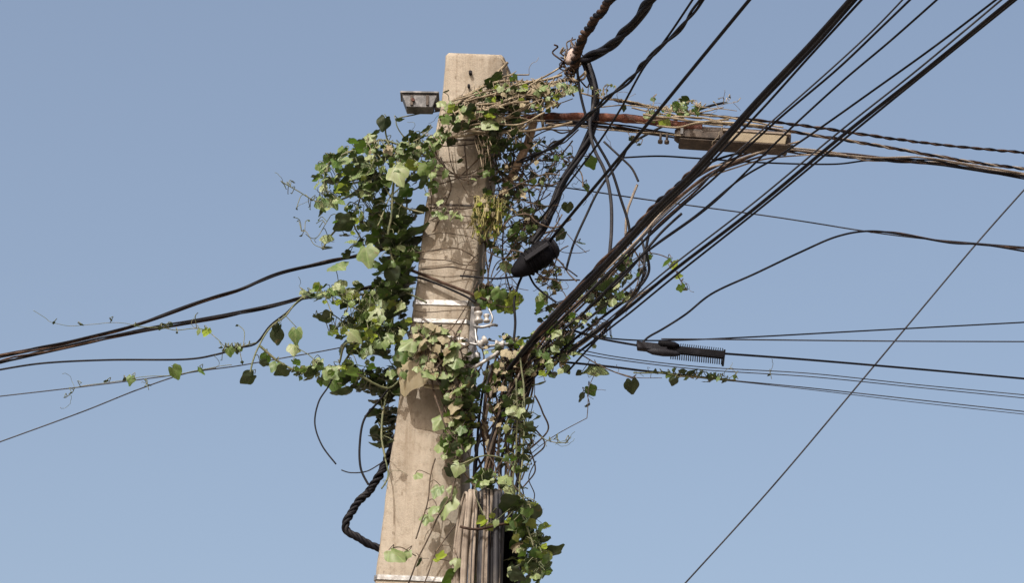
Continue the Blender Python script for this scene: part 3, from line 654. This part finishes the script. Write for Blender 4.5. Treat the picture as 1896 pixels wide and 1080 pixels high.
vine('climbing_vine', 'dense leafy vine hanging left of the upper pole', 'vine', T('''719 220 44 h 736 222 20 d 682 251 30 p 700 244 24 d 636 277 28 g 661 274 30 g 603 306 34 g 642 294 44 p 680 272 30 p
739 269 32 p 767 269 38 p 722 274 30 p 792 241 30 d 680 313 50 p 733 313 46 p 758 310 32 y 789 310 32 g 789 335 34 d 667 335 52 k 694 338 52 k 655 360 50 k 603 336 34 g 650 332 40 d
611 369 36 p 628 372 32 p 594 374 26 g 678 355 30 p 705 366 32 p 736 383 34 p 644 410 40 d 692 408 42 p 667 413 24 d 772 394 38 k 728 413 42 d 639 438 34 d 605 438 30 p 601 460 24 d
678 463 56 p 640 470 26 d 717 430 42 d 736 450 50 k 764 436 42 k 750 466 46 d 711 450 40 d 750 483 36 g 660 300 40 d 625 300 32 g 700 300 36 d 755 350 34 g 762 295 30 p 618 340 34 d 585 328 20 d
640 350 30 y 700 385 38 d 715 330 30 g 690 436 36 g 655 445 28 p 722 485 36 p 765 330 26 d 745 410 30 g 600 390 22 d 825 171 16 d 815 190 20 p 770 250 22 p 795 262 24 g'''),
     [([(800, 262), (770, 275), (738, 268), (700, 262), (650, 280), (612, 300), (600, 340), (612, 372)], 2.0), ([(795, 330), (760, 350), (735, 300), (715, 250), (720, 222)], 1.6),
      ([(800, 235), (760, 262), (735, 225), (770, 212), (812, 206), (830, 200)], 1.2), ([(785, 395), (740, 380), (715, 350), (700, 300), (680, 262)], 1.8),
      ([(780, 470), (735, 450), (705, 430), (670, 410), (640, 412), (610, 440), (598, 462)], 1.8), ([(735, 300), (728, 350), (725, 400), (718, 440), (730, 500)], 2.4),
      ([(690, 300), (672, 350), (655, 410), (668, 440), (680, 470)], 1.5), ([(770, 310), (745, 345), (720, 370), (700, 420)], 1.3), ([(770, 262), (750, 310), (752, 380), (745, 440), (752, 500)], 2.0),
      ([(640, 340), (672, 330), (700, 332), (740, 330)], 1.5), ([(590, 375), (570, 366), (548, 352), (523, 338)], .9), ([(612, 400), (585, 440), (566, 432)], .7), ([(603, 460), (582, 452), (568, 430), (558, 428)], .7)],
     o=(-.16, .22), fill=((670, 330, 55, 34, 22, 'kddgg', 20, 40), (748, 440, 22, 70, 24, 'kkkd', 26, 44), (690, 300, 90, 45, 22, 'dgkp', 18, 34), (690, 430, 60, 60, 26, 'dkgp', 18, 34), (670, 360, 85, 85, 34, 'pygp', 9, 20), (740, 290, 60, 26, 16, 'ptpg', 10, 20), (770, 290, 34, 50, 20, 'gpkd', 18, 32), (735, 455, 38, 38, 30, 'kdgdgp', 18, 38), (625, 325, 40, 46, 16, 'dggpk', 14, 30), (735, 280, 66, 20, 22, 'pgdtp', 12, 28), (690, 385, 60, 40, 16, 'dgpyp', 12, 26), (610, 370, 22, 16, 10, 'pygp', 10, 18), (790, 310, 16, 50, 12, 'gpdg', 14, 26),
     (545, 352, 22, 14, 5, 'dg', 4, 8), (570, 400, 25, 45, 9, 'dg', 4, 10)), seed=11, tend=26)
vine('climbing_vine', 'leafy vine mass left of the middle of the pole by the steel bands', 'vine', T('''622 491 40 p 633 522 32 p 580 547 38 d 600 549 36 d 622 538 38 g 647 544 38 y 661 549 30 g 611 588 34 d 642 602 34 d 586 585 20 d
705 502 50 k 739 527 52 k 747 544 50 k 711 549 56 p 700 574 46 p 739 580 40 d 691 608 42 p 650 616 36 p 639 635 38 d 650 641 32 d 730 608 36 d 747 608 36 g 511 616 44 h 517 605 28 d 547 613 34 p 544 641 34 p
467 697 30 d 494 660 26 g 511 674 26 g 528 685 36 d 558 683 42 p 572 699 38 d 605 685 38 p 620 702 46 g 642 674 30 g 647 694 32 d 711 658 58 k 747 658 38 g 642 730 42 d 667 716 46 d 700 710 38 d
705 746 36 k 700 766 34 d 705 763 38 k 698 795 42 h 705 830 32 k 716 780 34 k 718 745 34 k 590 668 26 p 660 690 30 g 680 640 36 p 705 625 36 g 665 580 26 g 690 545 34 g 722 500 40 d 680 560 30 p 745 640 36 p
590 530 22 y 640 560 24 p 715 700 34 d 728 720 30 k 700 640 36 d 735 560 36 d 560 540 18 p 485 672 20 d 545 670 24 g'''),
     [([(790, 560), (740, 540), (700, 545), (650, 545), (600, 548), (565, 542)], 1.8), ([(790, 620), (730, 610), (690, 590), (665, 575), (640, 560), (625, 555)], 1.8),
      ([(745, 520), (725, 560), (700, 610), (660, 640), (632, 680), (612, 720)], 2.2), ([(780, 660), (720, 690), (690, 705), (660, 690), (620, 680), (560, 688), (520, 672), (480, 642)], 2.4),
      ([(735, 700), (715, 740), (705, 790), (712, 850)], 2.0), ([(655, 635), (638, 640), (628, 672)], 2.0), ([(560, 552), (530, 582), (505, 602), (478, 640), (465, 690)], 1.6), ([(640, 600), (610, 580), (585, 582)], 1.1),
      ([(600, 548), (612, 572), (612, 590)], .9), ([(545, 640), (575, 660), (600, 690)], .9), ([(735, 470), (733, 500), (733, 560)], 1.6), ([(660, 690), (690, 712), (720, 720), (745, 700)], 2.0), ([(710, 840), (718, 880), (706, 905)], 1.5)],
     o=(-.16, .2), fill=((740, 525, 26, 40, 18, 'kkkd', 30, 48), (672, 335, 36, 26, 8, 'kkd', 30, 50), (735, 530, 30, 42, 18, 'kkddg', 20, 40), (715, 790, 12, 55, 14, 'kk', 24, 40), (655, 620, 40, 30, 22, 'dgyd', 16, 28), (690, 560, 60, 50, 26, 'gdkp', 18, 34), (680, 600, 75, 70, 34, 'pygp', 9, 20), (700, 715, 46, 16, 12, 'dkg', 18, 32), (625, 690, 90, 16, 22, 'gdyk', 14, 30), (705, 590, 50, 50, 40, 'pgdygp', 14, 30), (610, 690, 70, 14, 18, 'pdgg', 12, 28), (730, 660, 34, 50, 24, 'kdgdp', 18, 36), (690, 712, 45, 16, 14, 'ddg', 16, 32), (620, 545, 50, 18, 16, 'dgyp', 14, 26), (715, 780, 16, 60, 22, 'kkd', 18, 34)), seed=21, tend=22)
vine('climbing_vine', 'vine with dusty tan leaves wrapped across the pole front under the steel bands', 'vine', T('''783 622 54 t 803 650 50 t 767 677 72 t 761 635 44 p 772 608 30 p 795 600 30 t 835 640 34 p 790 690 34 p 845 668 30 p 815 610 26 p 830 690 40 p 850 720 36 p 800 715 40 t 770 650 40 t
825 805 46 p 818 777 38 p 874 784 42 y 845 770 32 y 832 869 32 d 818 823 38 p 850 862 26 p 772 880 22 p 829 929 52 p 790 957 36 p 812 905 28 p 838 905 26 p 727 1023 40 p 755 1023 24 p 811 1034 30 y 846 1038 30 p 843 1066 46 g
805 940 26 p 845 748 34 t 862 820 30 d 868 850 28 p 780 1040 20 d 865 690 34 g 880 720 36 d'''),
     [([(870, 640), (830, 660), (800, 700), (815, 760), (840, 820), (845, 870), (835, 930)], 2.0), ([(870, 690), (850, 740), (835, 800), (850, 860), (880, 900)], 2.2), ([(780, 600), (800, 640), (830, 700), (850, 760)], 1.8),
      ([(835, 920), (815, 950), (800, 985), (770, 1040), (755, 1085)], 1.4), ([(808, 850), (796, 890), (790, 940), (770, 1000)], 1.2), ([(880, 900), (850, 960), (805, 1030), (785, 1085)], 1.3), ([(770, 1030), (745, 1015), (727, 1015)], 1),
      ([(790, 690), (830, 720), (860, 760), (872, 810)], 2.2), ([(860, 590), (845, 620), (830, 650), (850, 690)], 1.6)] + [([(760 + 9 * k % 100, 612 + 7 * k % 30), (785 + 8 * k % 80, 650 + 5 * k % 23), (800 + 11 * k % 75, 690 + 9 * k % 31), (825 + 7 * k % 50, 740 + 13 * k % 50)], 1.0 + .25 * (k % 4)) for k in range(1, 17)],
     o=(-.2, -.12), fill=((800, 650, 40, 45, 34, 'ttppd', 14, 36), (815, 625, 50, 22, 18, 'dktp', 10, 24), (845, 730, 26, 60, 34, 'ptgd', 16, 34), (872, 740, 16, 90, 40, 'kdkdg', 14, 32), (845, 820, 26, 50, 20, 'pgd', 16, 32)), seed=31, smat=BARK, tend=14)  # dark leaves added down the pole's right face to deepen its shade
vine('climbing_vine', 'vine leaves spilling over the cable coils at the bottom right of the pole', 'vine', T('''899 879 42 g 938 886 30 p 948 756 28 p 955 932 52 d 983 939 48 h 976 960 36 d 938 971 42 p 899 971 24 p 987 992 42 d 1001 1027 42 y 1018 1027 40 d 994 1052 38 g 962 1010 30 t
983 746 32 k 997 774 24 k 980 812 22 k 973 872 24 k 975 790 24 d 968 848 22 d 968 905 28 d 1000 1070 30 d 965 975 36 g 1005 1000 30 d 950 1060 30 d 975 1075 36 g 944 905 26 p 885 1066 26 g 1012 1050 26 d 960 955 30 g 970 1040 30 p'''),
     [([(965, 660), (970, 720), (972, 790), (966, 860), (962, 930), (985, 1000), (1000, 1085)], 1.8), ([(955, 700), (958, 800), (950, 900), (970, 960), (990, 1030)], 1.6), ([(850, 862), (890, 846), (930, 850), (955, 868)], 1.4), ([(880, 900), (905, 880), (950, 890)], 1.2),
      ([(985, 800), (1010, 815), (1032, 820), (1052, 820)], .8), ([(1032, 820), (1030, 810)], .7), ([(1046, 820), (1054, 814)], .7)],
     o=(-.44, -.16), fill=((978, 985, 30, 62, 42, 'dkdgyg', 18, 38), (985, 1045, 36, 36, 26, 'ygdgp', 18, 36), (918, 965, 30, 12, 9, 'pgy', 16, 30), (905, 890, 40, 14, 14, 'gdpk', 18, 32), (955, 800, 22, 70, 22, 'dkgp', 14, 28), (977, 800, 14, 70, 16, 'kd', 10, 24), (1035, 817, 18, 5, 4, 'd', 4, 8)), seed=41, tend=12)
vine('climbing_vine', 'vine leaves in the tangle between the pole and the splice case', 'vine', T('''900 539 42 g 944 555 38 y 939 575 30 y 1000 550 44 p 1005 565 34 g 967 444 32 d 980 410 36 d 935 488 28 p 1026 527 26 p 925 385 26 p 960 300 20 d 970 388 30 p 925 540 34 g 905 560 28 g 1049 379 30 h
1042 431 26 d 1073 449 34 d 1092 296 30 g 1086 343 22 g 950 430 26 g 915 455 22 d 1010 480 22 p 895 500 20 p 940 340 20 p 1000 340 22 d 1015 320 20 d 930 565 30 y 1020 500 20 t 1000 385 22 d 965 355 18 g'''),
     [([(905, 290), (930, 330), (925, 390), (915, 450), (905, 520), (920, 560)], 1.6), ([(985, 280), (960, 340), (940, 400), (930, 470), (945, 540)], 1.4), ([(1060, 260), (1010, 330), (990, 390), (960, 440), (920, 500)], 1.5),
      ([(930, 440), (975, 420), (1010, 350), (1050, 300)], 1.0), ([(1030, 410), (1055, 440), (1085, 470)], .8), ([(1010, 460), (1030, 500), (1025, 540), (1000, 560)], 1.2), ([(890, 450), (920, 440), (950, 470), (900, 530)], .9),
      ([(1000, 260), (1040, 290), (1090, 290)], 1), ([(960, 260), (1000, 300), (1030, 280), (1060, 320), (1090, 350)], .9), ([(905, 560), (935, 570), (960, 560)], 1), ([(880, 440), (915, 400), (955, 385)], 1),
      ([(935, 310), (950, 290), (975, 300), (990, 330)], .9), ([(990, 400), (985, 430), (1010, 470)], .9)],
     o=(-.14, .14), fill=((925, 330, 30, 60, 26, 'ddgk', 14, 28), (1000, 300, 70, 40, 24, 'dgk', 10, 22), (950, 410, 55, 70, 50, 'ddggpk', 12, 28), (925, 548, 42, 22, 24, 'ygd', 14, 32), (985, 310, 60, 40, 34, 'dgdp', 8, 20), (1020, 520, 25, 30, 14, 'pdt', 10, 22)), seed=51, tend=60, smat=BARK)
vine('climbing_vine', 'vine leaves caught in the fan of cables right of the junction', 'vine', T('''1120 535 52 d 1135 530 36 k 1158 480 30 g 1241 483 30 g 1205 475 18 g 1138 517 32 g 1148 545 26 p 1100 545 32 d 1165 510 22 p 1261 530 24 g 1253 514 20 y 1246 495 20 y 1270 536 18 d 1036 625 42 k 1064 653 32 p 1000 661 34 y 1010 610 28 g
1103 681 46 p 1022 692 26 d 1005 711 26 d 1092 719 30 g 1080 730 24 d 1090 751 12 d 1110 570 26 g 1085 590 26 d 1060 590 24 p 1130 560 30 d 1055 625 24 p 985 640 34 d 960 670 30 g 1172 708 44 h 1150 500 26 d 1075 690 16 d 1045 680 20 p 1100 640 14 p'''),
     [([(990, 700), (1010, 650), (1050, 620), (1090, 570), (1130, 530), (1160, 490), (1170, 450)], 2.0), ([(960, 660), (1010, 665), (1060, 650), (1100, 672), (1140, 690), (1172, 700)], 1.2), ([(1160, 490), (1200, 470), (1240, 480), (1258, 515), (1272, 538)], 1),
      ([(1103, 690), (1090, 715), (1088, 745), (1086, 775)], .8), ([(1185, 470), (1180, 520), (1160, 560)], 1.2), ([(1140, 500), (1100, 545), (1060, 560)], 1.4), ([(1175, 465), (1195, 500), (1180, 530)], 1.5), ([(1180, 540), (1140, 570), (1080, 620)], 1.3), ([(1140, 690), (1180, 699), (1225, 700)], .6)],
     o=(-.24, .1), fill=((1120, 540, 48, 32, 46, 'ddkgp', 14, 34), (1010, 640, 50, 36, 40, 'ddgpy', 14, 34), (1060, 600, 50, 34, 30, 'dgpd', 10, 24), (1170, 490, 26, 24, 12, 'gdp', 8, 18), (950, 660, 30, 40, 26, 'gdt', 14, 30), (930, 720, 34, 50, 44, 'dtgkgp', 14, 30), (1000, 670, 60, 30, 34, 'gypdt', 12, 26), (945, 790, 26, 80, 36, 'gdypt', 10, 22), (930, 640, 40, 30, 20, 'tdgp', 10, 22), (1030, 590, 40, 30, 16, 'kdg', 12, 24), (1120, 625, 14, 10, 5, 'dp', 5, 9)), seed=61, tend=30, smat=BARK)
vine('climbing_vine', 'small green vine growing along the rusty lamp arm', 'vine', T('''1264 182 24 d 1272 195 26 g 1292 195 24 g 1250 191 20 g 1227 223 28 y 1157 197 16 d 1261 208 22 g 1209 182 10 g 1205 205 14 p 1178 262 16 d 1168 255 12 d 1285 204 16 g 1240 206 16 p 1300 200 14 d 1197 212 14 p 1344 190 8 d 1330 183 5 d 1350 180 5 d 1366 187 4 d 1322 190 4 d 1185 268 9 d'''),
     [([(1075, 172), (1120, 182), (1180, 190), (1240, 206), (1300, 212), (1370, 222), (1450, 236)], 1.6), ([(1100, 200), (1160, 195), (1220, 200), (1280, 208), (1340, 200)], 1.2), ([(1030, 225), (1110, 240), (1200, 246), (1270, 252)], 1.2), ([(1200, 200), (1210, 192), (1209, 182)], .6), ([(1290, 196), (1320, 200), (1365, 205)], .7),
      ([(1180, 240), (1178, 262), (1184, 268)], .6), ([(1325, 200), (1343, 192), (1352, 182)], .4), ([(1340, 194), (1366, 187)], .4), ([(1190, 213, -.2), (1260, 222, -.24), (1330, 226, -.24), (1420, 233, -.22)], 2.2), ([(1200, 225, -.2), (1270, 216, -.24), (1320, 221, -.24), (1370, 238, -.22)], 1.7), ([(1215, 232, -.2), (1255, 236, -.24), (1290, 226, -.26), (1350, 222, -.22)], 2.0), ([(1230, 208, -.2), (1280, 224, -.24), (1340, 232, -.24)], 1.4), ([(1170, 200), (1230, 212), (1300, 218)], 1.6)],
     o=(-.2, -.1), fill=((1270, 200, 36, 14, 24, 'gdgp', 8, 18), (1220, 215, 22, 12, 10, 'ypg', 8, 16), (1105, 165, 40, 12, 8, 'yp', 6, 12)), seed=71, tend=16, smat=DRY)
vine('climbing_vine', 'short vine trailing along the wire below the comb shaped terminal', 'vine', T('''1214 692 14 d 1228 690 12 d 1261 689 18 d 1253 701 26 h 1283 692 22 d 1290 686 14 k 1311 694 24 g 1311 708 20 d 1320 703 16 d 1344 704 14 d 1361 697 9 g 1240 692 14 g 1300 690 14 d 1330 700 10 g 1248 684 10 g 1425 695 7 d'''),
     [([(1172, 690, -.08), (1220, 690, -.09), (1260, 696, -.07), (1300, 700, -.06), (1345, 703, -.03), (1362, 703, -.02)], 1.3), ([(1350, 700, -.02), (1361, 693, -.02), (1366, 702, -.02)], .6), ([(1425, 690, .02), (1428, 702, .02)], .6)],
     o=(-.12, -.02), fill=((1290, 697, 50, 7, 14, 'dg', 8, 16),), seed=81, tend=5, petiole=True)
vine('climbing_vine', 'sparse vine of small leaves along the wires at the left', 'vine', T('''384 612 24 y 425 647 26 g 438 644 18 d 415 650 16 d 321 684 32 g 371 683 24 g 243 699 20 g 232 702 10 d 197 706 12 d 150 710 8 d 275 714 10 d 269 717 7 d 132 729 7 d 120 737 6 d 152 603 12 d 204 591 10 d 252 604 14 d 305 603 16 d 318 600 12 d 298 607 12 d 448 646 12 g 328 616 6 d 440 603 7 d 100 597 6 d 366 580 5 d
410 668 5 d 448 670 6 d 368 612 14 p 460 640 10 d'''),
     [([(120, 737, .45), (135, 726, .45), (150, 716, .42), (240, 703, .38), (320, 694, .32), (372, 686, .3), (430, 676, .25)], .7), ([(60, 575, .6), (82, 588, .6), (98, 598, .6), (150, 605, .55), (205, 597, .5), (252, 604, .45)], .5), ([(252, 604, .45), (305, 606, .4), (330, 611, .38), (378, 611, .36), (402, 628, .32), (425, 645, .3), (475, 636, .2)], .8), ([(270, 703, .35), (275, 722, .35)], .7)],
     o=(.18, .4), fill=((430, 646, 22, 6, 8, 'gd', 7, 14),), seed=91, tend=5)
tr = random.Random(29); st = []
for i in range(70):
    x0, y0 = tr.uniform(900, 1010), tr.uniform(245, 530)
    a = tr.uniform(-1.9, 1.2); pt = [(x0, y0)]
    for k in range(tr.randint(3, 5)):
        a += tr.uniform(-.8, .8); d = tr.uniform(16, 34); pt.append((min(max(pt[-1][0] + d * math.cos(a), 896), 1095), min(max(pt[-1][1] + d * math.sin(a), 240), 560)))
    st.append((pt, tr.uniform(.6, 1.7)))
for i in range(30):
    x0, y0 = tr.uniform(880, 1000), tr.uniform(610, 880)
    st.append(([(x0, y0), (x0 + tr.uniform(-20, 20), y0 + 30), (x0 + tr.uniform(-25, 25), y0 + 62), (x0 + tr.uniform(-25, 15), y0 + 95)], tr.uniform(.8, 2.2)))
vine('dead_vine', 'thin tangled dark twigs filling the gap between the pole and the thick black bundle', 'vine', [], st, o=(-.2, .12), fill=((965, 300, 55, 40, 22, 'dkt', 10, 20), (950, 420, 40, 90, 22, 'dkgt', 10, 20), (925, 760, 30, 110, 34, 'dkt', 12, 24)), seed=131, smat=BARK, tend=40)
# dry matted stems round the pole top
dr = random.Random(17)
st = [([(800, 262), (850, 252), (920, 245), (990, 240), (1060, 226)], 2.6), ([(835, 225), (870, 190), (930, 165), (1000, 158), (1050, 150)], 3.0), ([(840, 215), (890, 185), (950, 172), (1010, 165)], 3.2), ([(845, 245), (900, 205), (960, 178), (1020, 172)], 2.6), ([(830, 205), (880, 170), (925, 152), (990, 150), (1040, 140)], 2.6)]
for i in range(34):
    y0 = dr.uniform(175, 250); x0 = dr.uniform(808, 900)
    x1 = x0 + dr.uniform(90, 180); y1 = y0 - dr.uniform(5, 75)
    st.append(([(x0, y0), ((x0 * 2 + x1) / 3 + dr.uniform(-12, 12), (y0 * 2 + y1) / 3 + dr.uniform(-14, 12)), ((x0 + 2 * x1) / 3, (y0 + 2 * y1) / 3 + dr.uniform(-12, 14)), (min(x1, 1060), y1 + dr.uniform(-8, 8))], dr.uniform(.9, 2.4)))
st += [([(985, 180), (998, 198), (1004, 222), (1008, 240)], 3.2), ([(940, 116, -.12), (920, 135, -.13), (895, 158, -.14), (860, 180, -.16)], 3.0), ([(930, 110, -.1), (938, 125, -.1), (940, 150, -.1)], 2.2)]  # last two stems and first two dark leaves stand in for the chipped corner
vine('dead_vine', 'thick mat of dry tan vine stems bound round the pole top', 'vine', T('''925 140 34 k 908 156 30 k 825 218 26 g 867 221 36 t 905 227 36 p 950 143 20 g 944 171 44 d 989 157 34 t 1058 160 32 p 930 190 30 d 875 205 30 p 840 195 34 p 850 235 26 d 1010 160 28 p 965 165 30 p 1020 190 26 t 925 240 30 d 895 250 26 d 1040 175 24 t 960 215 26 d'''), st,
     o=(-.24, -.1), fill=((862, 214, 48, 20, 22, 'gpdyk', 16, 34), (815, 252, 40, 14, 16, 'gpdk', 16, 30), (900, 215, 70, 24, 44, 'dtpdk', 12, 32), (985, 180, 55, 30, 70, 'tpdkgyd', 10, 26), (930, 170, 50, 18, 22, 'gpyd', 12, 26), (1020, 165, 40, 14, 20, 'ptd', 8, 20), (935, 258, 34, 26, 44, 'kkd', 14, 30), (900, 300, 14, 40, 10, 'kd', 10, 20)), seed=101, smat=DRY, tend=60)
# thin dark stems crossing the pole's front
st = []
for a in ['790 270 850 268 905 262', '800 258 815 300 860 332 895 325', '803 325 850 327 905 326', '830 262 838 310 868 360 880 400', '905 270 880 300 845 330 800 345', '792 385 840 388 892 380', '815 290 835 340 820 390 800 430', '790 300 820 318 870 322 905 300',
          '770 470 820 460 850 462 885 480', '775 480 820 482 860 490 885 484', '778 500 830 495 885 500', '885 470 865 490 855 515', '860 262 862 300 868 340', '795 410 830 395 870 400 893 390', '780 440 820 430 870 440 888 450', '885 520 850 590 825 620 812 640',
          '795 290 790 330 800 370 792 410', '905 250 925 270 940 300', '768 575 800 577 870 574 900 572', '850 610 835 650 850 700']:
    v = list(map(float, a.split())); st.append(([(v[i], v[i + 1], -.075 if i else -.05) for i in range(0, len(v), 2)], dr.uniform(.8, 1.5)))
vine('dead_vine', 'thin dark stems crossing the front of the upper pole', 'vine', T('825 318 20 p 850 300 14 d 815 372 22 p 806 350 18 g 842 395 20 p 822 400 22 p 800 305 18 g 875 330 14 p'), st, o=(-.16, -.1), fill=((830, 395, 34, 10, 8, 'pg', 10, 20), (808, 300, 14, 40, 8, 'gp', 12, 22)), seed=111, smat=BARK, tend=22)
# withered yellow bunch
st = []
for i in range(46):
    x0 = dr.uniform(878, 928); y0 = dr.uniform(362, 400)
    st.append(([(x0, y0, dr.uniform(-.2, -.1)), (x0 + dr.uniform(-8, 8), y0 + 22, dr.uniform(-.22, -.1)), (x0 + dr.uniform(-14, 10), y0 + dr.uniform(38, 60), dr.uniform(-.22, -.1))], dr.uniform(.8, 1.8)))
vine('withered_vine', 'drooping bunch of withered yellowish leaves on the pole edge', 'vine', [], st, o=(-.2, -.1), fill=((905, 392, 30, 24, 46, 'ygdyt', 9, 20), (905, 425, 22, 18, 26, 'yytg', 7, 15)), seed=121, smat=noisy('withered_yellow', [(.05, .042, .012), (.13, .115, .035), (.22, .19, .075)], 20, .8), tend=10)
